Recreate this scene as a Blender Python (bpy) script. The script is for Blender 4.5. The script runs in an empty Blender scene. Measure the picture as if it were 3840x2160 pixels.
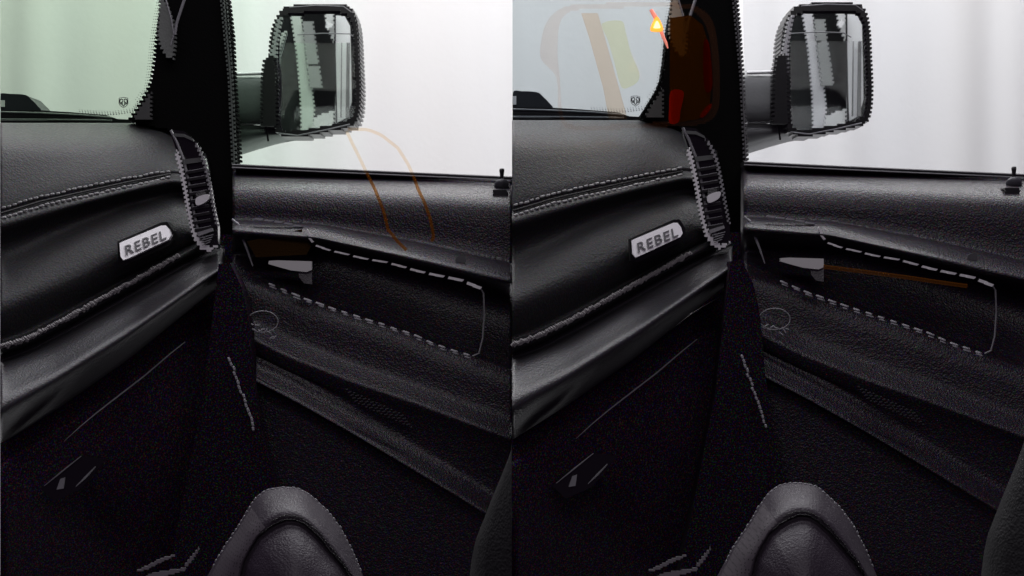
import bpy, math, random
from mathutils import Vector
random.seed(7)
S = bpy.context.scene
C = S.collection
R = math.radians

# ------------------------------------------------------------------ camera
HW, K, CZ = 1920.0, 0.8/3.0, 1.3
cd = bpy.data.cameras.new('camera'); cam = bpy.data.objects.new('camera', cd); C.objects.link(cam)
cam.location = (0, 0, CZ); cam.rotation_euler = (R(90), 0, 0)
cd.sensor_width = 36; cd.lens = 18.0/K; cd.clip_start = .05; cd.clip_end = 200
S.camera = cam
# ------------------------------------------------------------------ world, lamps, exposure
w = bpy.data.worlds.new('World'); S.world = w; w.use_nodes = True
bg = w.node_tree.nodes['Background']
bg.inputs[0].default_value = (.52, .32, .64, 1); bg.inputs[1].default_value = .08
S.view_settings.view_transform = 'Standard'; S.view_settings.look = 'None'
S.view_settings.exposure = 0; S.view_settings.gamma = 1
def lamp(name, loc, rot, sx, sy, power, col=(1, 1, 1)):
    l = bpy.data.lights.new(name, 'AREA'); l.shape = 'RECTANGLE'; l.size = sx; l.size_y = sy
    l.energy = power; l.color = col
    o = bpy.data.objects.new(name, l); C.objects.link(o)
    o.location = loc; o.rotation_euler = rot
    return o
lamp('backdrop_lamp', (0, 4.3, 3.3), (R(32), 0, 0), 4.0, .5, 79, (1, .99, .985))        # unseen lamp added to wash the curtain
lamp('backdrop_low_lamp', (0, 4.2, -.5), (R(150), 0, 0), 4.0, .5, 30, (.97, .97, 1))  # unseen lamp added low down to lift the curtain
lamp('overhead_lamp', (0, 3.45, 2.75), (R(-14), 0, 0), 2.6, .7, 15, (.95, .96, 1))      # daylight falling in through the windscreen
lamp('roof_fill', (0, 2.55, 3.05), (R(6), 0, 0), 2.8, .35, 15, (.97, .95, 1))  # unseen fill added overhead to light the door ridges
lamp('rear_fill', (0, -.2, 3.0), (R(56), 0, 0), 3.0, .6, 18, (1, .96, .98))  # unseen fill added behind the camera for the badge and front faces

# ------------------------------------------------------------------ helpers
def P(u, v, d):
    return Vector(((u-HW)/HW*K*d, d, CZ+(1080-v)/HW*K*d))
def ob(name, verts, faces, mat, parent=None, smooth=False):
    me = bpy.data.meshes.new(name)
    off = parent_world(parent) if parent else Vector((0, 0, 0))
    if not parent:
        xs = [v[0] for v in verts]; ys = [v[1] for v in verts]; zs = [v[2] for v in verts]
        off = Vector(((min(xs)+max(xs))/2, (min(ys)+max(ys))/2, min(zs)))
    me.from_pydata([Vector(v)-off for v in verts], [], faces); me.validate()
    import bmesh
    bm = bmesh.new(); bm.from_mesh(me); bmesh.ops.recalc_face_normals(bm, faces=bm.faces); bm.to_mesh(me); bm.free()
    me.materials.append(mat)
    if smooth:
        for p in me.polygons: p.use_smooth = True
    o = bpy.data.objects.new(name, me); C.objects.link(o)
    if parent: o.parent = parent
    else: o.location = off
    return o
def parent_world(o):
    p = Vector((0, 0, 0))
    while o: p += o.location; o = o.parent
    return p
def tag(o, label, cat, group=None, kind=None):
    if label: o['label'] = label
    if cat: o['category'] = cat
    if group: o['group'] = group
    if kind: o['kind'] = kind
    return o
def thing(name, loc, label, cat, group=None):
    o = bpy.data.objects.new(name, None); C.objects.link(o); o.location = loc; o.empty_display_size = .05
    return tag(o, label, cat, group)
class MB:
    def __init__(s): s.v = []; s.f = []
    def add(s, vs, fs):
        n = len(s.v); s.v += vs; s.f += [tuple(i+n for i in f) for f in fs]; return s
    def prism(s, pts, d0, th):            # pixel outline with real thickness; d0 number or one per point
        n = len(pts); ds = d0 if isinstance(d0, (list, tuple)) else [d0]*n
        a = [P(u, v, d) for (u, v), d in zip(pts, ds)]
        b = [p+Vector((0, th, 0)) for p in a]
        s.add(a+b, [tuple(range(n)), tuple(range(2*n-1, n-1, -1))]+[(i, (i+1) % n, n+(i+1) % n, n+i) for i in range(n)]); return s
    def tube(s, pts, r, seg=8, closed=False):
        pts = [Vector(p) for p in pts]; n = len(pts); ring = []
        for i, p in enumerate(pts):
            a = pts[i-1] if (i or closed) else p; b = pts[(i+1) % n] if (i < n-1 or closed) else p
            t = (b-a).normalized() if (b-a).length else Vector((1, 0, 0))
            x = t.cross(Vector((0, 1, 0)));
            if x.length < 1e-4: x = t.cross(Vector((0, 0, 1)))
            x.normalize(); y = t.cross(x)
            rr = r[i] if isinstance(r, list) else r
            ring += [p+(x*math.cos(2*math.pi*k/seg)+y*math.sin(2*math.pi*k/seg))*rr for k in range(seg)]
        m = n if closed else n-1
        fs = [(i*seg+k, i*seg+(k+1) % seg, ((i+1) % n)*seg+(k+1) % seg, ((i+1) % n)*seg+k) for i in range(m) for k in range(seg)]
        if not closed: fs += [tuple(range(seg)), tuple(range((n-1)*seg, n*seg))]
        s.add(ring, fs); return s
    def comb(s, polys, d, th, row=8, shift=8, slope=0):   # outline whose upright edges are torn into small teeth
        vs = [p[1] for q in polys for p in q]; v = math.floor(min(vs)/row)*row; k = 0
        while v < max(vs):
            m = v+row/2; xs = []
            for q in polys:
                for i in range(len(q)):
                    (x0, y0), (x1, y1) = q[i], q[(i+1) % len(q)]
                    if (y0 <= m) != (y1 <= m): xs.append(x0+(x1-x0)*(m-y0)/(y1-y0))
            xs.sort(); sh = shift if k % 2 else -shift
            for a, b in zip(xs[::2], xs[1::2]):
                if b-a > 1: s.prism([(a+sh, v), (b+sh, v), (b+sh, v+row), (a+sh, v+row)], d+slope*(m-500)/1000, th)
            v += row; k += 1
        return s
    def build(s, name, mat, parent=None, smooth=False): return ob(name, s.v, s.f, mat, parent, smooth)
def interp(pts, u):
    if u <= pts[0][0]: 
        a, b = pts[0], pts[1]
    elif u >= pts[-1][0]: a, b = pts[-2], pts[-1]
    else:
        for a, b in zip(pts, pts[1:]):
            if a[0] <= u <= b[0]: break
    t = (u-a[0])/(b[0]-a[0]); return a[1]+(b[1]-a[1])*t
def smoothline(pts, u):                    # softened polyline
    h = 26; return (interp(pts, u-h)+2*interp(pts, u)+interp(pts, u+h))/4
def loft(lines, u0, u1, dx, dslope, ncol, sub, back, clipfn=None, um=None):
    """lines: [(pts, off)]; rows are Catmull-Rom interpolated between them"""
    cols = []
    for c in range(ncol+1):
        t = c/ncol; col = []
        for pts, off in lines:
            uu = u0+(u1-u0)*t
            if len(pts) and um: uu = um(uu, off, pts)
            col.append((uu, smoothline(pts, uu), off+dslope*(uu-u0)/(u1-u0)))
        cols.append(col)
    rows = []
    n = len(lines)
    for i in range(n-1):
        for s in range(sub):
            t = s/sub; row = []
            for col in cols:
                p0, p1, p2, p3 = col[max(i-1, 0)], col[i], col[i+1], col[min(i+2, n-1)]
                cr = lambda k: .5*((2*p1[k])+(-p0[k]+p2[k])*t+(2*p0[k]-5*p1[k]+4*p2[k]-p3[k])*t*t+(-p0[k]+3*p1[k]-3*p2[k]+p3[k])*t**3)
                row.append((cr(0), cr(1), cr(2)))
            rows.append(row)
    rows.append([col[-1] for col in cols])
    m = MB(); nc = ncol+1; nr = len(rows)
    front = [P(u+dx, v, d) for r_ in rows for (u, v, d) in r_]
    bk = [p+Vector((0, back, 0)) for p in front]
    fs = [(r_*nc+c, r_*nc+c+1, (r_+1)*nc+c+1, (r_+1)*nc+c) for r_ in range(nr-1) for c in range(nc-1)]
    N = len(front); fb = [tuple(N+i for i in f[::-1]) for f in fs]
    side = [(c, c+1, N+c+1, N+c) for c in range(nc-1)]+[((nr-1)*nc+c, (nr-1)*nc+c+1, N+(nr-1)*nc+c+1, N+(nr-1)*nc+c) for c in range(nc-1)]
    side += [(r_*nc, (r_+1)*nc, N+(r_+1)*nc, N+r_*nc) for r_ in range(nr-1)]+[(r_*nc+nc-1, (r_+1)*nc+nc-1, N+(r_+1)*nc+nc-1, N+r_*nc+nc-1) for r_ in range(nr-1)]
    m.add(front+bk, fs+fb+side); return m
def shape(pts, n=6):                      # closed Catmull-Rom outline
    out = []; N = len(pts)
    for i in range(N):
        p = [pts[(i+k-1) % N] for k in range(4)]
        for s in range(n):
            t = s/n
            out.append(tuple(.5*((2*p[1][k])+(-p[0][k]+p[2][k])*t+(2*p[0][k]-5*p[1][k]+4*p[2][k]-p[3][k])*t*t+(-p[0][k]+3*p[1][k]-3*p[2][k]+p[3][k])*t**3) for k in (0, 1)))
    return out
def along(pts, n):
    L = [0]
    for a, b in zip(pts, pts[1:]): L.append(L[-1]+math.dist(a, b))
    out = []
    for i in range(n):
        s = L[-1]*i/(n-1)
        for j in range(len(pts)-1):
            if L[j] <= s <= L[j+1]+1e-6:
                t = (s-L[j])/max(1e-6, L[j+1]-L[j]); out.append(tuple(pts[j][k]+(pts[j+1][k]-pts[j][k])*t for k in range(len(pts[j])))); break
    return out
def stitches(m, pts, n, ln, wd, dfn, jit=2.5):          # raised thread dashes along a pixel path
    q = along(pts, n)
    for i, p in enumerate(q[:-1]):
        a = Vector(p[:2]); b = Vector(q[i+1][:2]); t = (b-a).normalized(); s = Vector((-t.y, t.x))
        c = (a+b)/2+s*random.uniform(-jit, jit); l = ln*random.uniform(.7, 1.15)/2
        d = dfn(c.x, c.y)
        m.tube([P(*(c-t*l), d), P(*(c-t*l*.5), d-.0018), P(*(c+t*l*.5), d-.0018), P(*(c+t*l), d)], wd, 6)

# ------------------------------------------------------------------ materials
def mat(name, col, rough=.5, metal=0, spec=.5, bump=0, scale=400, kind='grain', coat=0, var=0, fleck=0):
    m = bpy.data.materials.new(name); m.use_nodes = True; nt = m.node_tree; b = nt.nodes['Principled BSDF']
    b.inputs['Base Color'].default_value = (*col, 1); b.inputs['Roughness'].default_value = rough
    b.inputs['Metallic'].default_value = metal; b.inputs['Specular IOR Level'].default_value = spec
    b.inputs['Coat Weight'].default_value = coat
    tc = nt.nodes.new('ShaderNodeTexCoord'); g = nt.nodes.new('ShaderNodeNewGeometry')
    if bump:
        if kind == 'grain':
            v = nt.nodes.new('ShaderNodeTexVoronoi'); v.feature = 'SMOOTH_F1'; v.inputs['Scale'].default_value = scale; out = v.outputs['Distance']
            nn = nt.nodes.new('ShaderNodeTexNoise'); nn.inputs['Scale'].default_value = scale*.4; nn.inputs['Detail'].default_value = 6
            mx = nt.nodes.new('ShaderNodeMath'); mx.operation = 'ADD'; nt.links.new(out, mx.inputs[0]); nt.links.new(nn.outputs['Fac'], mx.inputs[1]); out = mx.outputs[0]
            nt.links.new(g.outputs['Position'], nn.inputs['Vector'])
        elif kind == 'perf':
            v = nt.nodes.new('ShaderNodeTexVoronoi'); v.inputs['Scale'].default_value = scale; v.inputs['Randomness'].default_value = .25; rp = nt.nodes.new('ShaderNodeMath'); rp.operation = 'LESS_THAN'; rp.inputs[1].default_value = .28
            nt.links.new(v.outputs['Distance'], rp.inputs[0]); inv = nt.nodes.new('ShaderNodeMath'); inv.operation = 'SUBTRACT'; inv.inputs[0].default_value = 1; nt.links.new(rp.outputs[0], inv.inputs[1]); out = inv.outputs[0]
            mc = nt.nodes.new('ShaderNodeMix'); mc.data_type = 'RGBA'; mc.inputs[6].default_value = (.002, .002, .002, 1); mc.inputs[7].default_value = (*col, 1); nt.links.new(out, mc.inputs[0]); nt.links.new(mc.outputs[2], b.inputs['Base Color'])
        else:
            v = nt.nodes.new('ShaderNodeTexNoise'); v.inputs['Scale'].default_value = scale; v.inputs['Detail'].default_value = 5; out = v.outputs['Fac']
        nt.links.new(g.outputs['Position'], v.inputs['Vector'])
        bp = nt.nodes.new('ShaderNodeBump'); bp.inputs['Strength'].default_value = bump; bp.inputs['Distance'].default_value = .002
        nt.links.new(out, bp.inputs['Height']); nt.links.new(bp.outputs[0], b.inputs['Normal'])
    if var:
        n2 = nt.nodes.new('ShaderNodeTexNoise'); n2.inputs['Scale'].default_value = 260; n2.inputs['Detail'].default_value = 3; nt.links.new(g.outputs['Position'], n2.inputs['Vector'])
        mr = nt.nodes.new('ShaderNodeMapRange'); mr.inputs['To Min'].default_value = max(.05, rough-var); mr.inputs['To Max'].default_value = min(1, rough+var); nt.links.new(n2.outputs['Fac'], mr.inputs['Value']); nt.links.new(mr.outputs[0], b.inputs['Roughness'])
    if fleck:                                             # coloured sensor noise painted into the base colour as specks
        n3 = nt.nodes.new('ShaderNodeTexNoise'); n3.inputs['Scale'].default_value = 420; n3.inputs['Detail'].default_value = 2; nt.links.new(g.outputs['Position'], n3.inputs['Vector'])
        sb = nt.nodes.new('ShaderNodeVectorMath'); sb.operation = 'SUBTRACT'; sb.inputs[1].default_value = (.53, .55, .53); nt.links.new(n3.outputs['Color'], sb.inputs[0])
        mu = nt.nodes.new('ShaderNodeVectorMath'); mu.operation = 'MULTIPLY'; mu.inputs[1].default_value = (fleck,)*3; nt.links.new(sb.outputs[0], mu.inputs[0])
        mxx = nt.nodes.new('ShaderNodeVectorMath'); mxx.operation = 'MAXIMUM'; mxx.inputs[1].default_value = (0, 0, 0); nt.links.new(mu.outputs[0], mxx.inputs[0])
        ad = nt.nodes.new('ShaderNodeVectorMath'); ad.operation = 'ADD'; ad.inputs[1].default_value = col; nt.links.new(mxx.outputs[0], ad.inputs[0]); nt.links.new(ad.outputs[0], b.inputs['Base Color'])
    return m
def clear(name, col, rough=0, gloss=.012, band=None):      # thin tinted pane
    m = bpy.data.materials.new(name); m.use_nodes = True; nt = m.node_tree; nt.nodes.clear()
    o = nt.nodes.new('ShaderNodeOutputMaterial'); t = nt.nodes.new('ShaderNodeBsdfTransparent'); t.inputs[0].default_value = (*col, 1)
    g = nt.nodes.new('ShaderNodeBsdfGlossy'); g.inputs['Roughness'].default_value = .02; x = nt.nodes.new('ShaderNodeMixShader'); x.inputs[0].default_value = gloss
    nt.links.new(t.outputs[0], x.inputs[1]); nt.links.new(g.outputs[0], x.inputs[2]); nt.links.new(x.outputs[0], o.inputs[0])
    if band:                                              # tint runs out to clear across the pane (object x)
        tc = nt.nodes.new('ShaderNodeTexCoord'); sp = nt.nodes.new('ShaderNodeSeparateXYZ'); mr = nt.nodes.new('ShaderNodeMapRange'); mc = nt.nodes.new('ShaderNodeMix'); mc.data_type = 'RGBA'
        nt.links.new(tc.outputs['Object'], sp.inputs[0]); nt.links.new(sp.outputs['X'], mr.inputs['Value'])
        mr.inputs['From Min'].default_value = band[0]; mr.inputs['From Max'].default_value = band[1]
        mc.inputs[6].default_value = (*col, 1); mc.inputs[7].default_value = (*band[2], 1)
        nt.links.new(mr.outputs[0], mc.inputs[0]); nt.links.new(mc.outputs[2], t.inputs[0])
    return m
def ghost(name, col, fac, tc=(1, 1, 1)):  # translucent sheet standing for a ghost image
    m = bpy.data.materials.new(name); m.use_nodes = True; nt = m.node_tree; nt.nodes.clear()
    o = nt.nodes.new('ShaderNodeOutputMaterial'); t = nt.nodes.new('ShaderNodeBsdfTransparent'); t.inputs[0].default_value = (*tc, 1)
    d = nt.nodes.new('ShaderNodeBsdfDiffuse'); d.inputs[0].default_value = (*col, 1); l = nt.nodes.new('ShaderNodeBsdfTranslucent'); l.inputs[0].default_value = (*col, 1)
    a = nt.nodes.new('ShaderNodeMixShader'); a.inputs[0].default_value = .55; x = nt.nodes.new('ShaderNodeMixShader'); x.inputs[0].default_value = fac
    nt.links.new(d.outputs[0], a.inputs[1]); nt.links.new(l.outputs[0], a.inputs[2]); nt.links.new(t.outputs[0], x.inputs[1]); nt.links.new(a.outputs[0], x.inputs[2]); nt.links.new(x.outputs[0], o.inputs[0])
    return m
def glow(name, col, s):
    m = bpy.data.materials.new(name); m.use_nodes = True; b = m.node_tree.nodes['Principled BSDF']
    b.inputs['Base Color'].default_value = (*col, 1); b.inputs['Emission Color'].default_value = (*col, 1); b.inputs['Emission Strength'].default_value = s; return m
M = dict(
  pad=mat('black grained dashboard skin', (.016, .017, .017), .50, spec=.24, bump=.34, scale=330, var=.12, fleck=.2),
  lower=mat('satin black lower dash', (.034, .034, .037), .42, spec=.75, bump=.30, scale=420, var=.08, fleck=.2),
  door=mat('black grained door skin', (.007, .005, .009), .38, spec=.42, bump=.42, scale=420, var=.14, fleck=.4),
  dark=mat('matt black trim', (.015, .006, .017), .75, spec=.08, bump=.3, scale=500, fleck=1.1),
  pillar=mat('black pillar trim', (.003, .003, .003), .8, spec=.05, bump=.2, scale=500),
  greypatch=mat('grey pillar patch', (.13, .14, .13), .6, bump=.2, scale=300),
  gloss=mat('gloss black plastic', (.006, .006, .006), .14, coat=.4),
  slat=mat('satin black slat', (.012, .012, .012), .3),
  thread=mat('pale thread', (.44, .44, .46), .6),
  dimthread=mat('dark grey thread', (.30, .30, .30), .5),
  silver=mat('brushed silver trim', (.85, .85, .85), .34, metal=.2, bump=.1, scale=300, kind='n'),
  dullsilver=mat('dull silver trim', (.26, .26, .27), .42, metal=.3, bump=.2, scale=300, kind='n'),
  badge=mat('bright badge metal', (.93, .92, .93), .5, metal=.15, bump=.12, scale=160, kind='n'),
  letter=mat('dark grey badge letter', (.09, .09, .095), .5),
  recess=mat('black badge recess', (.004, .004, .004), .5),
  rubber=mat('black rubber seal', (.006, .006, .007), .35),
  seat=mat('charcoal seat leather', (.037, .028, .040), .52, bump=.35, scale=420, var=.1),
  perf=mat('perforated seat leather', (.085, .073, .085), .6, bump=1.0, scale=250, kind='perf'),
  mirrorG=mat('mirror silvering', (.86, .88, .87), .015, metal=1),
  shell=mat('grey mirror shell', (.19, .195, .195), .42, bump=.15, scale=200, kind='n'),
  shellgreen=mat('green cast mirror shell', (.14, .165, .15), .42, bump=.15, scale=200, kind='n'),  # green cast of the glass painted into the shell colour
  shellblack=mat('black mirror rim', (.006, .007, .006), .3),
  wirep=mat('grey wire', (.30, .30, .32), .5),
  curtain=mat('white curtain cloth', (.74, .74, .745), .95, spec=.1, bump=.25, scale=60, kind='n'),
  floor=mat('dark floor', (.01, .009, .011), .9, bump=.3, scale=80, kind='n'),
  boardgrey=mat('pale grey panel', (.75, .76, .75), .7), boardlight=mat('light grey board', (.97, .98, .98), .8, bump=.2, scale=30, kind='n'),
  boarddark=mat('charcoal board', (.012, .013, .013), .9, spec=.03, bump=.4, scale=60, kind='n'), boardbrick=mat('grey block facing', (.33, .345, .335), .8, bump=.3, scale=40, kind='n'),
  cap=mat('blue black plastic', (.012, .016, .021), .5), brown=mat('amber brown ghost tint', (.030, .014, .002), .8, spec=.08, bump=.5, scale=400),
  peach=ghost('pale amber film', (.4, .15, .06), .02, (1, .965, .945)), peach2=ghost('stronger amber film', (.5, .3, .12), .03, (1, .925, .85)), lime=ghost('yellow green film', (.5, .5, .1), .015, (.99, .985, .865)),
  lilac=ghost('faint amber film', (.5, .3, .2), .01, (1, .975, .955)), brownghost=ghost('brown film', (.055, .020, .001), .45, (.6, .4, .2)), redghost=ghost('red film', (.36, .014, .0), .6, (.9, .2, .1)), amberghost=ghost('amber strand', (.8, .35, .06), .03, (1, .94, .86)),
  amberdeep=ghost('deep amber strand', (.22, .08, .006), .24, (1, .75, .5)),
  lamp=glow('amber lamp', (1, .40, .05), 1.1), lampcore=glow('pale lamp core', (1, .9, .5), 1.1), redglow=glow('red ghost streak', (1, .30, .22), .55),
  wsL=clear('green windscreen', (.74, .825, .735)), wsR=clear('grey windscreen', (.74, .775, .785)),
  swL=clear('green edged side glass', (.89, .965, .90), band=(-.24, -.02, (1, 1, 1))), swR=clear('clear side glass', (.94, .945, .95)),
)
# curtain: colour drifts across its width
nt = M['curtain'].node_tree; b = nt.nodes['Principled BSDF']; g = nt.nodes.new('ShaderNodeNewGeometry'); mp = nt.nodes.new('ShaderNodeMapping'); mp.inputs['Scale'].default_value = (3.2, 0, .25)
n_ = nt.nodes.new('ShaderNodeTexNoise'); n_.inputs['Scale'].default_value = 1; n_.inputs['Detail'].default_value = 4
cr_ = nt.nodes.new('ShaderNodeValToRGB'); e = cr_.color_ramp.elements; e[0].position = .32; e[0].color = (.775, .767, .76, 1); e[1].position = .68; e[1].color = (.82, .825, .835, 1)
nt.links.new(g.outputs['Position'], mp.inputs[0]); nt.links.new(mp.outputs[0], n_.inputs['Vector']); nt.links.new(n_.outputs['Fac'], cr_.inputs[0]); nt.links.new(cr_.outputs[0], b.inputs['Base Color'])

# ------------------------------------------------------------------ setting
m = MB(); m.add([Vector((x, y, z)) for x in (-4, 4) for y in (-2, 6) for z in (-.92, -.9)], [(0, 1, 3, 2), (4, 6, 7, 5), (0, 4, 5, 1), (2, 3, 7, 6), (0, 2, 6, 4), (1, 5, 7, 3)])
tag(m.build('floor', M['floor']), 'dark workshop floor beneath the truck cabins', 'floor', kind='structure')
nx, nz = 420, 3; vs = []; x0, x1 = -2.6, 2.6
for th in (0, .012):
    for j in range(nz+1):
        for i in range(nx+1):
            x = x0+(x1-x0)*i/nx
            y = 5.05+.33*(.012*math.sin(x*21+math.sin(x*5)*1.7)+.007*math.sin(x*47+1.3*math.sin(x*9))+.02*math.sin(x*6.5+.6))+th
            vs.append(Vector((x, y, -.88+4.4*j/nz)))
N = (nx+1)*(nz+1); q = [(j*(nx+1)+i, j*(nx+1)+i+1, (j+1)*(nx+1)+i+1, (j+1)*(nx+1)+i) for j in range(nz) for i in range(nx)]
ed = [(i, i+1, N+i+1, N+i) for i in range(nx)]+[(nz*(nx+1)+i, nz*(nx+1)+i+1, N+nz*(nx+1)+i+1, N+nz*(nx+1)+i) for i in range(nx)]
tag(ob('curtain', vs, q+[tuple(N+k for k in f) for f in q]+ed, M['curtain'], None, True), 'large pale white curtain hanging in soft upright folds behind both windows', 'curtain')

# ------------------------------------------------------------------ one cabin
def font_text(s, mt, parent, uv, d, size, rotz, shear_u, name='lettering'):
    c = bpy.data.curves.new('t', 'FONT'); c.body = s; c.size = 1; c.extrude = .04; c.align_x = 'CENTER'; c.align_y = 'CENTER'; c.space_character = 1.12; c.offset = .004
    o = bpy.data.objects.new('t', c); C.objects.link(o)
    dg = bpy.context.evaluated_depsgraph_get(); me = bpy.data.meshes.new_from_object(o.evaluated_get(dg)); bpy.data.objects.remove(o)
    wd = max(v.co.x for v in me.vertices)-min(v.co.x for v in me.vertices); hh = max(v.co.y for v in me.vertices)-min(v.co.y for v in me.vertices)
    verts = []
    for v in me.vertices:
        tx = v.co.x/wd; ty = v.co.y/hh
        u = uv[0]+tx*size[0]; vv = uv[1]-ty*size[1]-tx*rotz+shear_u*0
        verts.append(P(u-ty*shear_u, vv, d+.24*tx*size[0]/770+.00022*ty*size[1])-Vector((0, v.co.z*.03, 0)))
    return ob(name, verts, [tuple(p.vertices) for p in me.polygons], mt, parent)

def cabin(dx, dy, side):
    L = side == 'left'
    W = 'left truck cabin' if L else 'right truck cabin'
    tint = 'greenish left cabin' if L else 'neutral grey right cabin'
    uL = 0 if L else 0; uR = 1920 if L else 2010
    sh = lambda pts: [(p[0]+dx, p[1]+dy)+tuple(p[2:]) for p in pts]
    lift = lambda pts, k: [(p[0], p[1]+k) for p in pts]
    # ---------------- dashboard
    base = P(400+dx, 1600+dy, 2.95); base.z = .75
    D = thing('dashboard', base, 'black grained dashboard with bright name plate in the %s' % tint, 'dashboard', 'dashboards')
    lip = [(0, 1296), (103, 1262), (259, 1182), (466, 1066), (673, 950), (800, 884)]
    hi = [(0, 1455), (207, 1362), (466, 1208), (647, 1092), (776, 1008), (860, 955)]
    A = [([(0, 461), (400, 461), (560, 463), (640, 473), (760, 519)], 3.34), ([(0, 462), (400, 462), (560, 464), (640, 474), (760, 520)], 3.12),
         ([(0, 474), (400, 474), (600, 484), (760, 540)], 3.075),
         ([(0, 540), (400, 535), (600, 530), (760, 590)], 2.960),
         ([(0, 660), (400, 605), (600, 580), (760, 630)], 2.908),
         ([(0, 775), (155, 730), (310, 695), (480, 660), (650, 635), (770, 660)], 2.875),
         ([(0, 800), (155, 756), (310, 722), (480, 686), (650, 650), (770, 675)], 2.872),
         ([(0, 845), (155, 800), (310, 758), (480, 715), (650, 676), (780, 700)], 2.845),
         ([(0, 885), (310, 782), (480, 736), (650, 698), (780, 725)], 2.858),
         ([(0, 930), (310, 815), (480, 760), (650, 720), (780, 745)], 2.870),
         ([(0, 985), (310, 850), (480, 786), (650, 738), (790, 765)], 2.862),
         ([(0, 1065), (300, 915), (480, 840), (650, 785), (790, 800)], 2.822),
         ([(0, 1150), (300, 1030), (480, 930), (660, 870), (790, 870)], 2.783),
         ([(0, 1235), (259, 1115), (518, 1000), (690, 925), (800, 885)], 2.79),
         (lift(lip, -16), 2.80), (lip, 2.777), (lift(lip, 14), 2.768), (lift(lip, 28), 2.772), (lift(lip, 38), 2.80),
         (lift(lip, 52), 2.80)]
    up = [((p), o) for p, o in A]
    up = [(lift(p, dy), o) for p, o in up]
    loft(up, 0, 770, dx, .24, 64, 3, .05).build('upper_pad', M['pad'], D, True)
    Lw = [(lift(lip, 50), 2.802), (lift(lip, 62), 2.80), ([(0, 1380), (207, 1300), (466, 1150), (647, 1040), (776, 965), (860, 915)], 2.766), (hi, 2.722),
          ([(0, 1510), (207, 1404), (466, 1244), (647, 1120), (776, 1032), (860, 978)], 2.692), ([(0, 1555), (207, 1436), (466, 1274), (647, 1146), (776, 1052), (860, 998)], 2.69),
          ([(0, 1600), (207, 1475), (466, 1308), (647, 1172), (776, 1074), (860, 1018)], 2.72), ([(0, 1660), (207, 1530), (466, 1350), (647, 1205), (776, 1100), (860, 1040)], 2.80)]
    Lw = [(lift(p, dy), o) for p, o in Lw]
    loft(Lw, 0, 826, dx, .25, 64, 4, .05).build('lower_panel', M['lower'], D, True)
    # glove box and knee panel, dark, receding to the footwell
    g = [([(0, 1655), (466, 1345), (700, 1172), (900, 1060)], 2.83), ([(0, 1740), (466, 1445), (700, 1270), (900, 1200)], 2.84), ([(0, 1760), (466, 1462), (700, 1286), (900, 1215)], 2.825),
         ([(0, 1950), (466, 1760), (900, 1600)], 2.85), ([(0, 2260), (466, 2260), (900, 2260)], 2.95)]
    loft([(lift(p, dy), o) for p, o in g], 0, 900, dx, .27, 30, 3, .04).build('glove_box', M['dark'], D, True)
    m = MB(); q = sh([(694, 1282), (640, 1325), (543, 1408), (460, 1472), (362, 1548), (300, 1600), (240, 1655)])
    m.tube([P(u, v, 2.80+.27*(u-dx)/900-.004) for u, v in q], [.0007, .0009, .0012, .0012, .001, .0008, .0004]); m.build('glove_box_edge', M['wirep'], D, True)
    lt = MB(); lt.prism(sh([(150, 1830), (305, 1708), (395, 1722), (300, 1836), (200, 1880)]), 2.86, .02); LT = lt.build('glove_box_latch', M['gloss'], D)
    m = MB(); m.tube([P(u, v, 2.855) for u, v in sh([(166, 1822), (235, 1766), (305, 1710)])], [.0005, .0012, .0006]); m.tube([P(u, v, 2.855) for u, v in sh([(285, 1824), (320, 1790), (358, 1750)])], [.0006, .0015, .0007])
    m.prism(sh([(212, 1836), (226, 1796), (244, 1790), (238, 1832)]), 2.855, .004); m.build('latch_edge', M['wirep'], LT)
    m = MB(); m.prism(sh([(680, 880), (900, 880), (1000, 1050), (1000, 2300), (680, 2300)]), 3.12, .03); m.build('kick_panel', M['dark'], D)
    m = MB(); m.prism(sh([(820, 990), (862, 985), (905, 1075), (925, 1160), (936, 1235), (948, 1400), (978, 1617), (1030, 1800), (1080, 2000), (1100, 2300), (600, 2300), (760, 1500)]), 2.90, .05); m.build('side_cover', mat('black side cover', (.007, .0035, .008), .8, spec=.05, bump=.3, scale=500, fleck=.55), D)
    # stitching rows on the pad
    def dpad(off): return lambda u, v: off+.24*(u-dx)/770-.002
    m = MB(); stitches(m, sh([(4, 782), (155, 737), (310, 702), (480, 667), (640, 640)]), 32, 13, .0017, dpad(2.873)); m.build('stitching', M['dimthread'], D)
    m = MB(); stitches(m, sh([(4, 818), (155, 773), (310, 738), (480, 700), (640, 664)]), 32, 14, .0019, dpad(2.860)); m.build('stitching', M['dimthread'], D)
    m = MB(); m.tube([P(u, v, 2.868+.24*(u-dx)/770-.001) for u, v in along(sh([(4, 800), (155, 755), (310, 720), (480, 683), (640, 652)]), 30)], .0016); m.build('seam_groove', M['recess'], D)
    # braided lip along the pad's lower edge
    m = MB(); q = along(sh(lift(lip, 8))[:5], 150)
    for i in range(0, 148):
        a, b_ = q[i], q[i+1]; d = 2.766+.24*(a[0]-dx)/770
        r_ = random.uniform(.0018, .0034)
        m.tube([P(a[0]-2, a[1]+5+random.uniform(-5, 4), d), P(b_[0]+3, b_[1]-6+random.uniform(-5, 4), d-.002)], r_, 5)
    m.build('braided_lip', mat('dark braided cord', (.28, .27, .27), .5), D)
    # name plate
    pl = [(450, 962), (452, 918), (610, 846), (632, 850), (640, 888), (626, 906), (466, 980)]
    dl = lambda u: 2.738+.24*u/770
    m = MB(); q = [(444, 988), (440, 906), (604, 834), (628, 832), (650, 866), (648, 900), (632, 918), (470, 992)]; m.prism(sh(q), [dl(u)+.004 for u, _ in q], .03); NP = m.build('name_plate', M['recess'], D)
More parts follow.
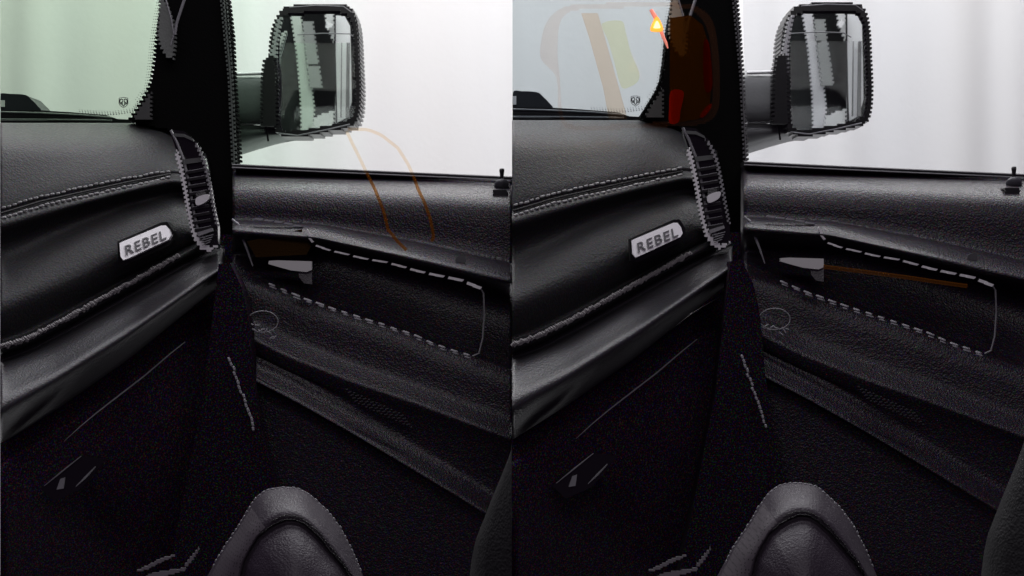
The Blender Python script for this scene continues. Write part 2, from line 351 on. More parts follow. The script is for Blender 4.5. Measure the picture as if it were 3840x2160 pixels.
    m = MB(); q = sh([(448, 912), (462, 905), (604, 846), (620, 845), (634, 862), (640, 884), (632, 898), (620, 904), (478, 970), (462, 975), (452, 962)])
    m.prism(q, [dl(u-dx)-.002-.00022*((v_-dy)-(1120-.41*(u-dx)-dy*0)+12) for u, v_ in q], .03); m.build('plate_face', M['badge'], NP)
    font_text('REBEL', M['letter'], NP, (545+dx, 911+dy), dl(545)-.0098, (150, 34), 62, 6)
    # ---------------- air vent (part of the dashboard)
    vo = [(640, 486), (690, 492), (737, 533), (767, 592), (784, 676), (799, 773), (817, 849), (818, 915), (796, 942), (775, 946), (748, 934), (722, 890), (704, 811), (688, 716), (670, 594), (646, 520)]
    m = MB(); m.prism(sh(vo), 2.985, .02); V = m.build('air_vent', M['gloss'], D)
    m = MB(); rl = [(660, 560), (672, 594), (691, 680), (706, 770), (722, 850), (738, 888), (755, 912), (782, 928), (812, 916), (816, 906), (816, 918), (806, 930), (782, 944), (752, 932), (726, 894), (704, 811), (689, 716), (674, 640), (658, 585)]
    m.comb([sh([(a+(4 if i < 10 else 0), b_) for i, (a, b_) in enumerate(rl)])], 2.972, .010, 8, 3); m.build('rim', M['silver'], V)
    m = MB(); rr = [(726, 532), (745, 548), (772, 610), (789, 690), (803, 773), (818, 850), (812, 850), (797, 780), (781, 695), (765, 620), (742, 562)]
    m.comb([sh(rr)], 2.972, .008, 8, 3); m.build('rim', M['dullsilver'], V)
    m = MB(); m.tube([P(u, v, 2.978) for u, v in sh([(640, 489), (662, 530), (690, 600), (712, 700), (728, 800), (742, 862), (768, 895)])], .0022); m.build('rim', M['dullsilver'], V)
    bp_ = mat('grey smoked panel', (.09, .095, .092), .35)
    m = MB(); m.prism(sh([(684, 598), (758, 590), (762, 606), (690, 616)]), 2.975, .01); m.build('bezel_panel', bp_, V)
    m = MB(); m.prism(sh([(648, 500), (690, 502), (722, 520), (726, 530), (690, 514), (655, 512)]), 2.976, .01); m.build('bezel_panel', bp_, V)
    for i in range(9):
        v0 = 640+i*27; t = (v0-640)/243; ul = 697+36*t; ur = 768+30*t
        m = MB(); m.prism(sh([(ul, v0+3), (ur, v0-9), (ur, v0+1), (ul, v0+13)]), 2.972, .030)
        m.build('slat', M['slat'], V)
        m2 = MB(); m2.tube([P(u, v, 2.971) for u, v in sh([(ul+3, v0+2), ((ul+ur)/2, v0-3), (ur-4, v0-9)])], .0006, 5); m2.build('slat_edge', M['dullsilver'], V)
    m = MB(); q = shape([(736, 742), (778, 728), (782, 742), (770, 758), (738, 770)], 5); m.prism(sh(q), 2.962, .015); kn = m.build('knob', M['silver'], V)
    m = MB(); q = shape([(738, 722), (766, 718), (766, 733), (738, 745)], 4); m.prism(sh(q), 2.964, .012); m.build('knob_grip', mat('dotted grip', (.06, .06, .06), .5, bump=1, scale=500), kn)
    m = MB(); m.prism(sh([(737, 872), (795, 855), (798, 866), (744, 886)]), 2.965, .012); m.build('vent_latch', M['dullsilver'], V)
    m = MB()
    for k in range(4): m.tube([P(u, v, 2.965) for u, v in sh([(750+3*k, 893+9*k), (800-4*k, 880+9*k)])], .0008, 5)
    m.build('vent_latch', M['dullsilver'], V)

    # ---------------- front pillar
    pb = P(720+dx, 620+dy, 3.25)
    PL = thing('windscreen_pillar', pb, 'thick black roof pillar between windscreen and side glass of the %s' % W, 'pillar', 'windscreen pillars')
    plo = [(620, -40), (596, 80), (586, 140), (577, 230), (566, 300), (548, 345), (512, 405), (482, 450), (560, 470), (650, 490), (740, 900), (900, 1010), (890, 700), (884, 620), (876, 450), (864, 300), (856, 120), (838, -40)]
    m = MB(); m.comb([sh(plo)], 3.24, .07, 8, 5); m.build('pillar_trim', M['pillar'], PL)
    for (ua, ub, va, vb, w_, mt) in ((826, 872, -30, 620, 6, 'dullsilver'), (840, 880, -30, 620, 4, 'greypatch')):
        q = [(ua, va), (ua+w_, va), (ub-14+w_, 300), (ub+w_, vb), (ub, vb), (ub-14, 300)]
        m = MB(); m.comb([sh(q)], 3.232, .006, 8, 4); m.build('edge_seal', mat('grey green seal' if L else 'grey seal', (.09, .11, .095) if L else (.10, .10, .105), .5), PL)
    m = MB(); m.comb([sh([(600, -10), (622, 10), (640, 60), (655, 105), (656, 170), (648, 222), (622, 210), (602, 175), (590, 130), (596, 60)])], 3.228, .012, 8, 4); m.build('pillar_patch', M['greypatch'] if L else mat('warm grey patch', (.36, .30, .22), .6), PL)  # pale tapered patch on the pillar
    m = MB(); m.tube([P(u, v, 3.222) for u, v in sh([(694, -10), (676, 45), (662, 90), (656, 130)])], .0025); m.tube([P(u, v, 3.222) for u, v in sh([(622, 0), (642, 70), (652, 130), (640, 170)])], .0014); m.build('trim_edge', M['dullsilver'], PL)
    m = MB(); m.comb([sh([(500, 448), (520, 410), (545, 375), (566, 340), (566, 450)])], 3.226, .010, 8, 4); m.build('pillar_foot', mat('dark grey cowl plastic', (.045, .047, .045), .5), PL)
    # ---------------- windscreen and cowl
    mt = M['wsL'] if L else M['wsR']
    m = MB(); m.prism(sh([(0 if L else 2, -60), (628, -60), (590, 150), (560, 340), (500, 440), (480, 458), (0 if L else 2, 458)]), 3.36, .005)
    WS = m.build('windscreen', mt); tag(WS, ('pale green tinted windscreen above the %s dashboard' if L else 'grey tinted windscreen above the %s dashboard') % ('left' if L else 'right'), 'windscreen', 'windscreens')
    m = MB()
    for k in range(62):
        t = k/61; pts = [(300, 424), (420, 430), (498, 420), (532, 372), (556, 330), (568, 250), (576, 160), (592, 60), (604, 0)]
        q = along(pts, 62)[k]; 
        for j in range(3):
            u, v = q[0]-7*j*(1 if k > 22 else .2)+dx, q[1]-(6*j if k <= 26 else 0)+dy; s_ = 2.6-.5*j
            m.prism([(u-s_, v), (u, v-s_), (u+s_, v), (u, v+s_)], 3.354, .003)
    m.build('frit_dots', M['rubber'], WS)
    # emblem: shield with curled horns
    m = MB(); ex, ey = 463+dx, 383+(dy if L else -6)
    ln = lambda pts, r_=.0007: m.tube([P(ex+a, ey+b_, 3.352) for a, b_ in pts], r_, 5)
    ln([(-16, -15), (-6, -17), (6, -17), (16, -15), (17, 4), (12, 13), (0, 21), (-12, 13), (-17, 4), (-16, -15)], .0006)
    for s_ in (-1, 1):
        ln([(s_*2, -8), (s_*7, -12), (s_*13, -9), (s_*14, 0), (s_*11, 7), (s_*7, 8), (s_*6, 3), (s_*9, 0)], .0011)
        ln([(s_*2, -6), (s_*5, 2), (s_*4, 10), (0, 16)], .0009)
    m.build('emblem', M['rubber'], WS)
    cb = P(200+dx, 450+dy, 3.5)
    CW = thing('cowl', cb, 'black wiper cowl strip along the foot of the %s windscreen' % ('left' if L else 'right'), 'cowl', 'cowls')
    m = MB(); m.prism(sh([(2, 412), (120, 412), (260, 420), (400, 432), (440, 446), (560, 452), (640, 480), (2, 480)]), 3.44, .05); m.build('cowl_panel', M['rubber'], CW)
    m = MB(); m.tube([P(u, v, 3.435) for u, v in sh([(4, 420), (150, 424), (300, 431), (420, 441)])], .0016); m.tube([P(u, v, 3.435) for u, v in sh([(4, 448), (200, 449), (420, 452)])], .0020); m.build('wiper_blade', M['dullsilver'], CW)
    m = MB(); q = shape([(-6 if L else 4, 356), (40, 352), (95, 356), (118, 374), (138, 394), (150, 418), (70, 425), (-6 if L else 4, 425)], 5)
    m.prism([(max(u, 2)+dx, v+dy) for u, v in q], 3.60, .10); H = m.build('wiper_arm_cap', M['cap']); tag(H, 'blue-black rounded cap outside the %s windscreen at its lower edge' % ('left' if L else 'right'), 'wiper cap', 'wiper caps')
    m = MB(); m.comb([sh([(3, 374), (16, 374), (16, 400), (3, 400)])], 3.595, .004, 8, 0); m.build('cap_mark', M['boardlight'], H)

    # ---------------- door
    db = P(1400+dx, 2100+dy, 3.0)
    DR = thing('door', db, 'black front passenger door with armrest and silver release lever in the %s' % W, 'door', 'truck doors')
    bl = [(870, 612), (1200, 628), (1400, 637), (1920, 660), (2010, 664)]
    seam = [(880, 1018), (997, 1060), (1126, 1114), (1266, 1163), (1406, 1208), (1546, 1254), (1654, 1300), (1772, 1338), (1920, 1392)]
    bande = [(880, 1205), (1090, 1308), (1304, 1392), (1573, 1484), (1815, 1574), (1920, 1612)]
    bandg = [(880, 1350), (1100, 1462), (1304, 1576), (1500, 1692), (1734, 1832), (1920, 1945)]
    E = [(lift(bl, 6), 3.20), (lift(bl, 18), 3.17), (lift(bl, 32), 3.165), (lift(bl, 52), 3.115), (lift(bl, 74), 3.070), (lift(bl, 100), 3.046), (lift(bl, 150), 3.034),
         ([(880, 815), (1190, 834), (1573, 896), (1804, 945), (1920, 970)], 3.034), ([(880, 832), (1190, 846), (1573, 918), (1804, 968), (1920, 993)], 3.020),
         ([(880, 852), (1190, 884), (1573, 960), (1804, 1012), (1920, 1037)], 2.982), ([(880, 880), (1190, 896), (1573, 985), (1804, 1042), (1920, 1067)], 2.976),
         ([(880, 925), (1234, 945), (1578, 1025), (1804, 1085), (1920, 1115)], 3.04), ([(880, 960), (1234, 1000), (1578, 1105), (1804, 1180), (1920, 1220)], 3.05),
         (lift(seam, -26), 3.014), (lift(seam, -6), 3.006), (lift(seam, 16), 2.998), (lift(seam, 50), 2.990),
         (lift(bande, -55), 2.988), (lift(bande, -26), 2.982), (lift(bande, 22), 2.958), (lift(bande, 40), 2.954), (lift(bande, 85), 2.960), 
         (lift(bandg, -70), 2.966), (lift(bandg, -30), 2.960), (lift(bandg, 24), 2.934), (lift(bandg, 45), 2.930), (lift(bandg, 95), 2.936), ([(880, 2300), (1920, 2320)], 2.94)]
    E = [(lift(p, dy), o) for p, o in E]
    loft(E, 872, uR, dx, -.05, 90, 3, .05).build('door_panel', M['door'], DR, True)
    dd = lambda u, off: off-.05*(u-872)/(uR-872)
    # belt seal
    m = MB(); q = [(p[0], p[1]+2) for p in bl if p[0] <= 1920]+([] if L else [(2010, 666)]); q = along(q, 14)
    m.prism(sh(q)+sh([(a, b_+17) for a, b_ in q[::-1]]), 3.13, .05); m.build('window_seal', M['rubber'], DR)
    m = MB(); m.tube([P(u+dx, v+dy+14, 3.128) for u, v in q], .0012); m.tube([P(u+dx, v+dy+3, 3.128) for u, v in q], .0009); m.build('seal_bead', M['dullsilver'], DR)
    # side glass
    m = MB(); m.prism(sh([(866, -60), (uR if not L else 1918, -60), (uR if not L else 1918, 664), (880, 622)]), 3.30, .004); m.build('side_glass', M['swL'] if L else M['swR'], DR)
    # lock knob
    m = MB(); kx = 1882; prof = [(-7, 632), (-9, 640), (-7, 650), (-5, 664), (-6, 690)]
    for t0 in [0]:
        pts = [P(kx+dx, v+dy*.7, 3.09) for _, v in prof]; m.tube(pts, [.0035, .0042, .0036, .0030, .0034], 12)
    KN = m.build('lock_knob', M['rubber'], DR, True)
    m = MB(); m.tube([P(kx+dx, 690+dy*.7, 3.088), P(kx+dx, 696+dy*.7, 3.084), P(kx+dx, 702+dy*.7, 3.08)], [.010, .013, .010], 16); m.build('collar', mat('smoked collar', (.06, .06, .07), .35), KN, True)
    m = MB(); m.comb([sh([(1850, 716), (1904, 716), (1904, 742), (1850, 742)])], 3.02, .03, 8, 2); m.build('lock_base', M['rubber'], KN)
    # chrome trim round the pull recess, as a run of slivers
    m = MB(); tr = [(1158, 862), (1165, 895), (1178, 915), (1234, 937), (1293, 950), (1368, 969), (1454, 983), (1519, 1001), (1578, 1018), (1654, 1034), (1734, 1050), (1804, 1080)]
    q = along(tr, 30)
    for i, (a, b_) in enumerate(zip(q, q[1:])):
        if i % 3 == 2: continue
        w_ = 2.8+2.8*(i/29)**2; d = dd(a[0], 2.975)
        m.prism(sh([(a[0]-6, a[1]-w_), (b_[0]+4, b_[1]-w_+2), (b_[0]-4, b_[1]+w_), (a[0]-10, a[1]+w_)]), d, .006)
    m.build('recess_trim', M['silver'], DR)
    m = MB(); q = along([(959, 820), (1010, 828), (1078, 838), (1131, 850), (1158, 862)], 12)
    for i in range(0, 11, 2): m.prism(sh([(q[i][0], q[i][1]-3), (q[i+1][0]+12, q[i+1][1]-2), (q[i+1][0]+4, q[i+1][1]+2), (q[i][0]-6, q[i][1]+2)]), dd(1000, 3.0), .005)
    m.build('recess_trim', M['wirep'], DR)
    m = MB(); m.tube([P(u, v, dd(1800, 2.99)) for u, v in sh([(1800, 1078), (1813, 1100), (1816, 1180), (1810, 1270), (1796, 1325), (1772, 1336)])], .0014); m.build('recess_edge', mat('faint edge', (.22, .22, .23), .5), DR)
    m = MB(); m.prism(sh(shape([(1712, 966), (1742, 960), (1742, 985), (1714, 992)], 4)), dd(1720, 2.99), .01); m.build('window_switch', mat('grey switch', (.07, .07, .075), .4), DR)
    m = MB(); m.tube([P(u, v, dd(900, 3.0)) for u, v in sh([(870, 822), (892, 840), (911, 895), (930, 945), (948, 998)])], [.0016, .0022, .0022, .0018, .0010], 6); m.build('door_edge', M['wirep'], DR)
    # release lever
    m = MB(); m.prism(sh([(1008, 978), (1040, 976), (1169, 980), (1169, 1012), (1150, 1020), (1092, 1014), (1040, 1000), (1006, 990)]), dd(1100, 2.965), .012); HN = m.build('door_handle', mat('satin silver lever', (.62, .62, .60), .35, metal=.2), DR)
    m = MB(); m.prism(sh([(1118, 1014), (1169, 1004), (1169, 1066), (1140, 1062), (1122, 1040)]), dd(1100, 2.972), .01); m.build('handle_cup', mat('grey lever cup', (.12, .115, .12), .5, bump=.5, scale=500), HN)
    # stitched armrest seam
    m = MB(); stitches(m, sh(seam[1:-1]), 18, 27, .0016, lambda u, v: dd(u-dx, 2.975), 1.5); m.build('stitching', M['thread'], DR)
    m = MB(); stitches(m, [(a+4, b_+10) for a, b_ in sh(seam[1:-1])], 18, 24, .0012, lambda u, v: dd(u-dx, 2.974), 1.5); m.build('stitching', M['wirep'], DR)
    m = MB(); stitches(m, sh([(859, 1340), (876, 1385), (895, 1445), (921, 1508), (938, 1560), (952, 1617)]), 17, 14, .0020, lambda u, v: 2.897, 3); m.build('stitching', M['wirep'], DR)
    # small ring and grille on the front of the armrest
    m = MB(); q = [(985+58*math.cos(a)+dx, 1206+40*math.sin(a)+dy) for a in [k*math.pi/12 for k in range(24)]]
    m.tube([P(u, v, 2.925) for u, v in q], .0007, 5, True)
    for k in range(9): m.tube([P(u, v, 2.925) for u, v in sh([(935+k*11, 1225+4*k+random.uniform(-18, 18)), (950+k*11, 1228+4*k+random.uniform(-18, 18))])], .0010, 5)
    m.build('tweeter_grille', M['wirep'], DR)
    m = MB()
    for r_ in range(5):
        for k in range(16):
            u = 1296+k*14+r_*8; v = 1462+k*6.3+r_*11-(0 if k % 2 else 3)
            m.prism(sh([(u, v), (u+7, v-1), (u+8, v+2), (u+1, v+3)]), 2.905, .004)
    m.build('speaker_grille', mat('speaker perforations', (.045, .045, .05), .5), DR)
    if L:
        m = MB(); m.prism(sh([(925, 905), (1130, 860), (1165, 925), (1150, 955), (960, 965)]), dd(1000, 2.985), .01); m.build('brown_ghost_tint', M['brown'], DR)  # brown ghost tint added over the door skin

    # ---------------- wing mirror
    mb = P(1180+dx, 500+dy, 3.5)
    mdy = dy*.5
    ms = lambda pts: [(p[0]+dx, p[1]+mdy) for p in pts]
    WM = thing('wing_mirror', mb, ('wing mirror with greenish grey arm outside the left cabin side window' if L else 'wing mirror with neutral grey arm outside the right cabin side window'), 'wing mirror', 'wing mirrors')
    sc = M['shellgreen'] if L else M['shell']
    armt = [([(860, 270), (960, 272), (1045, 276)], 3.52), ([(860, 286), (960, 288), (1045, 292)], 3.44), ([(860, 300), (1045, 306)], 3.42), ([(860, 420), (1045, 420)], 3.41), ([(860, 462), (1045, 462)], 3.42)]
    loft([(lift(p, mdy), o) for p, o in armt], 860, 1048, dx, -.01, 8, 3, .03).build('arm', sc, WM, True)
    lowp = [([(860, 468), (960, 468), (1045, 476), (1130, 500)], 3.43), ([(860, 500), (960, 500), (1045, 500), (1130, 506)], 3.42), ([(860, 560), (960, 535), (1045, 515), (1130, 512)], 3.44), ([(860, 588), (960, 556), (1045, 532), (1130, 518)], 3.50)]
    loft([(lift(p, mdy), o) for p, o in lowp], 860, 1130, dx, -.01, 12, 3, .03).build('arm_cover', sc, WM, True)
    m = MB(); m.tube([P(u, v, 3.40) for u, v in ms([(884, 466), (980, 464), (994, 470), (1002, 500), (1006, 530)])], .0018); m.build('arm_seam', M['rubber'], WM); m = MB(); m.tube([P(u, v, 3.42) for u, v in ms([(880, 278), (985, 275)])], .0032); m.build('arm_edge', M['silver'], WM)
    m = MB(); m.comb([ms([(992, 216), (1030, 208), (1036, 285), (1040, 470), (980, 470), (982, 280)])], 3.375, .03, 8, 5); m.build('hinge', M['shellblack'], WM)
    outer = shape([(1050, 45), (1085, 22), (1180, 15), (1290, 18), (1325, 45), (1341, 110), (1347, 215), (1352, 350), (1342, 440), (1312, 474), (1223, 494), (1115, 515), (1050, 505), (1030, 470), (1020, 330), (1010, 210), (1020, 110)], 4)
    inner = shape([(1060, 65), (1085, 50), (1180, 42), (1280, 44), (1312, 68), (1326, 120), (1331, 215), (1335, 350), (1326, 428), (1300, 452), (1223, 472), (1115, 490), (1065, 490), (1048, 460), (1042, 330), (1042, 170), (1048, 95)], 4)
    m = MB(); m.comb([ms(outer)], 3.452, .10, 8, 4); m.build('housing', M['shellblack'], WM)
    m = MB(); m.comb([ms(outer), ms(inner)], 3.3766, .07, 8, 3, slope=-.118); m.build('rim', M['shellblack'], WM)
    m = MB(); m.comb([ms([(1046, 60), (1034, 100), (1022, 170), (1014, 210), (1022, 285), (1034, 285), (1036, 170), (1048, 100), (1056, 62)])], 3.392, .012, 8, 4); m.build('shell_edge', mat('pale shell edge', (.55, .60, .56) if L else (.58, .58, .59), .45), WM)
    m = MB(); m.tube([P(u, v, 3.372) for u, v in ms([(1085, 28), (1180, 21), (1288, 24), (1318, 46)])], .0010); m.build('rim_edge', M['dullsilver'], WM); m = MB(); m.tube([P(u, v, 3.372) for u, v in ms([(1045, 500), (1115, 508), (1223, 487), (1312, 466)])], .0012); m.build('rim_edge', M['dullsilver'], WM)
    # silvered glass, tipped upward inside the housing
    tilt = R(14); gc = P(1187+dx, 268+mdy, 3.412); nrm = Vector((0, -math.cos(tilt), math.sin(tilt)))
    gi = [(1187+(u-1187)*1.015, 268+(v-268)*1.01) for u, v in inner]
    def onplane(u, v):
        o_ = Vector((0, 0, CZ)); dr = P(u, v, 1)-o_; return o_+dr*((gc-o_).dot(nrm)/dr.dot(nrm))
    a = [onplane(*p) for p in ms(gi)]; bk = [p-nrm*.003 for p in a]; n = len(a)
    ob('mirror_glass', a+bk, [tuple(range(n)), tuple(range(2*n-1, n-1, -1))]+[(i, (i+1) % n, n+(i+1) % n, n+i) for i in range(n)], M['mirrorG'], WM)
    # boards added above, out of frame, only to fill the mirror's reflection
    def refl(p): return p-nrm*(2*(p-gc).dot(nrm))
    vb = P(1187+dx, 268+mdy, 5.0)
    T = thing('mirror_boards', refl(vb), 'added dark and pale boards, seen only in the %s wing mirror' % ('left' if L else 'right'), 'mirror boards', 'reflected boards')
    def rb(name, pts, d, mt, th=.01, comb=True):
        m = MB()
        if comb: m.comb([ms(pts)], d, th, 8, 3)
        else: m.prism(ms(pts), d, th)
        m.v = [refl(v) for v in m.v]; return m.build(name, mt, T)
    rb('back_panel', [(1000, -40), (1380, -40), (1380, 560), (1000, 560)], 5.1, M['boarddark'], comb=False)
    rb('pale_strip', [(1089, 48), (1124, 48), (1140, 120), (1160, 260), (1178, 400), (1176, 480), (1130, 490), (1126, 360), (1112, 200)], 5.0, mat('strip green' if L else 'strip grey', (.62, .68, .62) if L else (.7, .7, .72), .7))
    rb('dark_board', [(1040, 40), (1085, 40), (1110, 200), (1122, 350), (1125, 500), (1040, 500)], 5.02, mat('speckled board', (.022, .024, .024), .9, spec=.03, bump=1, scale=40))
    for k in range(6):
        v0 = 78+k*42; u0 = 1132+k*5; u1 = 1172+k*6
        rb('facing_block', [(u0, v0), (u1, v0-2), (u1+5, v0+39), (u0+5, v0+40)], 4.98, M['boardbrick'])
    rb('grey_shelf', [(1176, 440), (1252, 412), (1252, 470), (1170, 482)], 4.97, M['boardgrey'])
    rb('corner_post', [(1218, 44), (1248, 40), (1256, 120), (1252, 160), (1226, 100)], 4.97, M['boardgrey'])
    rb('bright_board', [(1255, 58), (1292, 60), (1312, 96), (1316, 250), (1318, 380), (1300, 440), (1258, 462)], 4.99, M['boardlight'], comb=False)
    rb('upright_line', [(1254, 55), (1258, 55), (1258, 200), (1264, 460), (1260, 460), (1254, 200)], 4.96, M['boarddark'], comb=False)
    for (a_, b_) in ((1300, 1306), (1308, 1311), (1280, 1282)): rb('upright_line', [(a_, 160), (b_, 160), (b_-2, 440), (a_-4, 440)], 4.96, mat('mid line', (.22, .22, .22), .8), comb=False)
    rb('white_board', [(1222, 85), (1240, 80), (1248, 100), (1224, 110)], 4.95, mat('bright enamel', (1, 1, 1), .5))

    # ---------------- seat
    sb = P(1080+dx, 2160, 2.3)
    ST = thing('passenger_seat', sb, 'charcoal leather seat edge with stitched perforated cushion, foot of the %s' % W, 'seat', 'passenger seats')
    sdy = 0 if L else -16
    O = [(765, 2185), (828, 2067), (880, 1990), (932, 1902), (966, 1856), (1004, 1832), (1061, 1824), (1115, 1828), (1156, 1846), (1223, 1907), (1277, 1975), (1325, 2070), (1372, 2185)]
    I = [(900, 2185), (915, 2110), (940, 2060), (968, 2015), (1000, 1988), (1035, 1966), (1078, 1950), (1115, 1953), (1145, 1970), (1190, 2010), (1232, 2060), (1285, 2120), (1330, 2185)]
    O = along(O, 48); I = along(I, 48)
    def ring(t): return [(a[0]+(b_[0]-a[0])*t+dx, a[1]+(b_[1]-a[1])*t+sdy) for a, b_ in zip(O, I)]
    rows = [(ring(0), 2.60), (ring(.0), 2.52), (ring(.06), 2.46), (ring(.2), 2.42), (ring(.45), 2.375), (ring(.7), 2.345), (ring(.93), 2.335), (ring(1), 2.342)]
    m = MB(); nn = 48; vs = [P(u, v, d) for r_, d in rows for u, v in r_]
    m.add(vs, [(r_*nn+c, r_*nn+c+1, (r_+1)*nn+c+1, (r_+1)*nn+c) for r_ in range(len(rows)-1) for c in range(nn-1)]); m.build('seat_bolster', M['seat'], ST, True)
    cen = [(1110+dx, 2260+sdy)]*nn
    def ring2(t): return [(a[0]+(cen[0][0]-a[0])*t, a[1]+(cen[0][1]-a[1])*t) for a in ring(1)]
    rows = [(ring2(0), 2.344), (ring2(.05), 2.336), (ring2(.2), 2.315), (ring2(.5), 2.285), (ring2(1), 2.27)]
    m = MB(); vs = [P(u, v, d) for r_, d in rows for u, v in r_]; m.add(vs, [(r_*nn+c, r_*nn+c+1, (r_+1)*nn+c+1, (r_+1)*nn+c) for r_ in range(len(rows)-1) for c in range(nn-1)]); m.build('seat_cushion', M['seat'], ST, True)
    m = MB()                                                # perforated left flank
    ra = [(u, v) for u, v in ring(.10)[0:17]]; rb_ = [(u, v) for u, v in ring(.92)[0:17]]; k7 = 6
    vs = []
    for j in range(k7+1):
        t = j/k7
        for a, b_ in zip(ra, rb_):
            vs.append(P(a[0]+(b_[0]-a[0])*t, a[1]+(b_[1]-a[1])*t, 2.436-.10*t-.028*math.sin(math.pi*t)))
    m.add(vs, [(j*17+c, j*17+c+1, (j+1)*17+c+1, (j+1)*17+c) for j in range(k7) for c in range(16)]); m.build('perforated_insert', M['perf'], ST, True)
    m = MB(); stitches(m, ring(.97)[14:46], 34, 12, .0007, lambda u, v: 2.331, 2); stitches(m, ring(.86)[18:46], 30, 12, .0007, lambda u, v: 2.334, 2); m.build('stitching', M['recess'], ST)
    m = MB(); stitches(m, ring(.02)[3:46], 46, 9, .0010, lambda u, v: 2.47, 2); m.build('piping', M['wirep'], ST)
    lb = [(1925, 1660), (1912, 1703), (1890, 1760), (1869, 1811), (1840, 1880), (1815, 1945), (1783, 2026), (1768, 2100), (1758, 2190)]
    lb = along(lb, 20); rm = 1919 if L else 2010
    m = MB(); vs = []; prof = [(0, 2.60), (.0, 2.52), (.12, 2.46), (.35, 2.43), (1, 2.40)]
    for t, d in prof:
        for u, v in lb: vs.append(P(min(u, rm)+(rm-min(u, rm))*t+dx, v+(0 if L else -20), d))
    nn2 = 20; m.add(vs, [(r_*nn2+c, r_*nn2+c+1, (r_+1)*nn2+c+1, (r_+1)*nn2+c) for r_ in range(len(prof)-1) for c in range(nn2-1)]); m.build('backrest', mat('dark seat cloth', (.010, .010, .011), .7, bump=.6, scale=300), ST, True)
    # ---------------- bright sill strips low in the footwell
    sp = P(640+dx, 2150, 2.7)
    SP = thing('sill_strip', sp, 'pale metal sill strips low in the footwell of the %s' % W, 'sill strip', 'sill strips')
    for pts in ([(505, 2144), (560, 2118), (600, 2096), (655, 2080), (650, 2088), (600, 2110), (545, 2138)], [(690, 2122), (716, 2088), (747, 2052), (742, 2066), (722, 2100), (700, 2124)], [(520, 2175), (570, 2150), (640, 2138), (702, 2130), (690, 2140), (620, 2160), (560, 2180)]):
        m = MB(); m.comb([[(a+dx, b_) for a, b_ in pts]], 2.70, .006, 6, 2); m.build('strip', mat('sill metal', (.32, .31, .32), .4, metal=.5), SP)

cabin(0, 0, 'left')
cabin(1920, -10, 'right')

# ------------------------------------------------------------------ amber ghost images, added as translucent sheets and glowing pieces
G = thing('ghost_mirror', P(2360, 500, 3.1), 'faint amber ghost image of a wing mirror added over right windscreen and pillar', 'ghost')
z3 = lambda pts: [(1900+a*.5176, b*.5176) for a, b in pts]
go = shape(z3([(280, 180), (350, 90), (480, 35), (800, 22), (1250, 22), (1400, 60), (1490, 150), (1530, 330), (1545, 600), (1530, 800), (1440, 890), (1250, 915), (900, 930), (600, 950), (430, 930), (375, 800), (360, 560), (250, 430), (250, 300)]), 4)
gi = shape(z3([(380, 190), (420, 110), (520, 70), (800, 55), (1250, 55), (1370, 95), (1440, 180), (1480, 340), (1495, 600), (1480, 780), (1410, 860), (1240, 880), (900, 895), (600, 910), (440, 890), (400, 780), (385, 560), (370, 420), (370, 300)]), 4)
def gpart(name, polys, d, mt, th=.002, comb=True):
    m = MB()
    if comb: m.comb(polys, d, th, 8, 0)
    else: m.prism(polys[0], d, th)
    return m.build(name, mt, G)
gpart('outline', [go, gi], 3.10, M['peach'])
if 0: gpart('faint_ghost', [z3([(-165, 560), (365, 555), (380, 850), (430, 940), (250, 1010), (0, 1060), (-200, 1080), (-260, 900)])], 3.105, M['lilac'], comb=False)
if 0: gpart('faint_ghost', [z3([(150, 415), (355, 415), (355, 550), (110, 550)])], 3.107, M['lilac'], comb=False)
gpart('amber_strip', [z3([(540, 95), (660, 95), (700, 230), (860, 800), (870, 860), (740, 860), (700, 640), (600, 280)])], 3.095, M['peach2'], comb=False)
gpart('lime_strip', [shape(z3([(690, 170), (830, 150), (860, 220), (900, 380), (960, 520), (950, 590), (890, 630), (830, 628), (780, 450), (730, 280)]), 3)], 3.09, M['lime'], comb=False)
gpart('brown_ghost', [z3([(1185, 130), (1330, 110), (1420, 180), (1470, 340), (1485, 600), (1470, 780), (1400, 860), (1250, 885), (1180, 880)])], 3.09, M['brownghost'], comb=False)  # brown ghost tint over the pillar, added as a sheet
gpart('red_ghost', [shape(z3([(1190, 660), (1270, 655), (1282, 700), (1260, 800), (1245, 885), (1180, 890), (1178, 780)]), 3)], 3.085, M['redghost'], comb=False)  # red glow on the pillar given as coloured sheets
gpart('red_ghost', [shape(z3([(1430, 300), (1465, 310), (1485, 480), (1488, 640), (1440, 660), (1425, 500)]), 3)], 3.085, ghost('dark red film', (.14, .004, 0), .5, (.6, .2, .1)), comb=False)
gpart('red_ghost', [shape(z3([(1400, 840), (1440, 780), (1485, 750), (1470, 800), (1425, 850)]), 3)], 3.085, ghost('dark red edge film', (.25, .01, 0), .5, (.6, .2, .1)), comb=False)
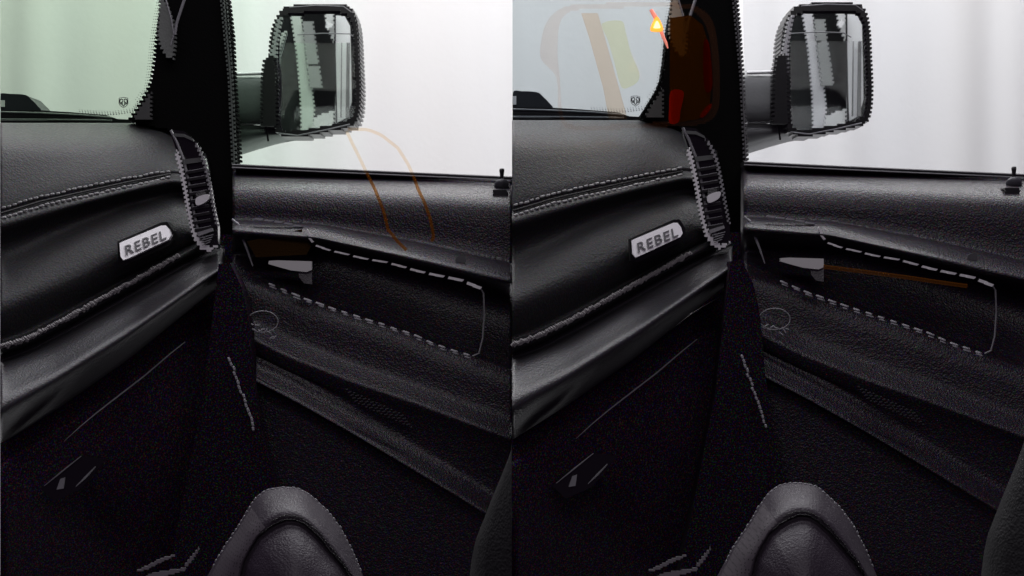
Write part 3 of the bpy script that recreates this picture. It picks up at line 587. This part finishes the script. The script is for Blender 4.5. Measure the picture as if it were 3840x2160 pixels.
m = MB(); m.tube([P(u, v, 3.085) for u, v in z3([(1045, 70), (1075, 120), (1110, 200), (1135, 270), (1155, 310), (1168, 350)])], [.0028, .0036, .003, .0026, .0022, .0010], 6); m.build('red_streak', M['redglow'], G)  # ghost streak that glows without being a lamp
IL = thing('indicator_lamp', P(2464, 110, 3.07), 'bright orange triangle with pale core in the ghost mirror, built as a lit lamp', 'lamp')  # bright spot of the ghost image, added as a glowing piece
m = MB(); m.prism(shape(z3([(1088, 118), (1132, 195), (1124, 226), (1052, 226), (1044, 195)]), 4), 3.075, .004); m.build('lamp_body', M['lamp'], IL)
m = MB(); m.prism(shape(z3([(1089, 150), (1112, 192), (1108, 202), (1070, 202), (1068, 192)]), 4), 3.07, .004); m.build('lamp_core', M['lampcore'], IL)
def ghost_line(name, pts, r, d, mt, label):
    m = MB(); q = along(pts, 26); m.tube([P(u, v, d) for u, v in q], r, 6); return tag(m.build(name, mt), label, 'ghost_line')
AV = thing('ghost_vent', P(1500, 950, 2.9), 'faint amber ghost outline of the vent added across the left door and side window', 'ghost outline')  # ghost of the vent rim, added as thin tubes
for pts, mt in (([(1304, 484), (1380, 486), (1430, 506), (1492, 555), (1530, 615), (1550, 660)], 'amberghost'), ([(1550, 660), (1568, 710), (1592, 760), (1612, 815), (1627, 888), (1618, 905)], 'amberdeep'),
                ([(1300, 492), (1322, 540), (1345, 585), (1376, 650)], 'amberghost'), ([(1376, 650), (1406, 710), (1438, 790), (1455, 860), (1490, 905), (1524, 938)], 'amberdeep')):
    m = MB(); m.tube([P(u, v, 2.89) for u, v in along(pts, 20)], .0024, 6); m.build('ghost_line', M[mt], AV)
if 0: ghost_line('amber_ghost_line', [(1925, 612), (2200, 622), (2560, 634), (2700, 640)], .0012, 2.72, ghost('faint rust film', (.3, .10, .02), .4, (1, .8, .65)), 'thin amber ghost line running over the right dashboard top')
ghost_line('amber_ghost_line', [(3088, 1000), (3250, 1020), (3400, 1040), (3520, 1058), (3627, 1073)], .0030, 2.88, ghost('dim amber', (.11, .035, .004), .4), 'thin dim amber ghost line across the right door recess')  # ghost streak added as a tube
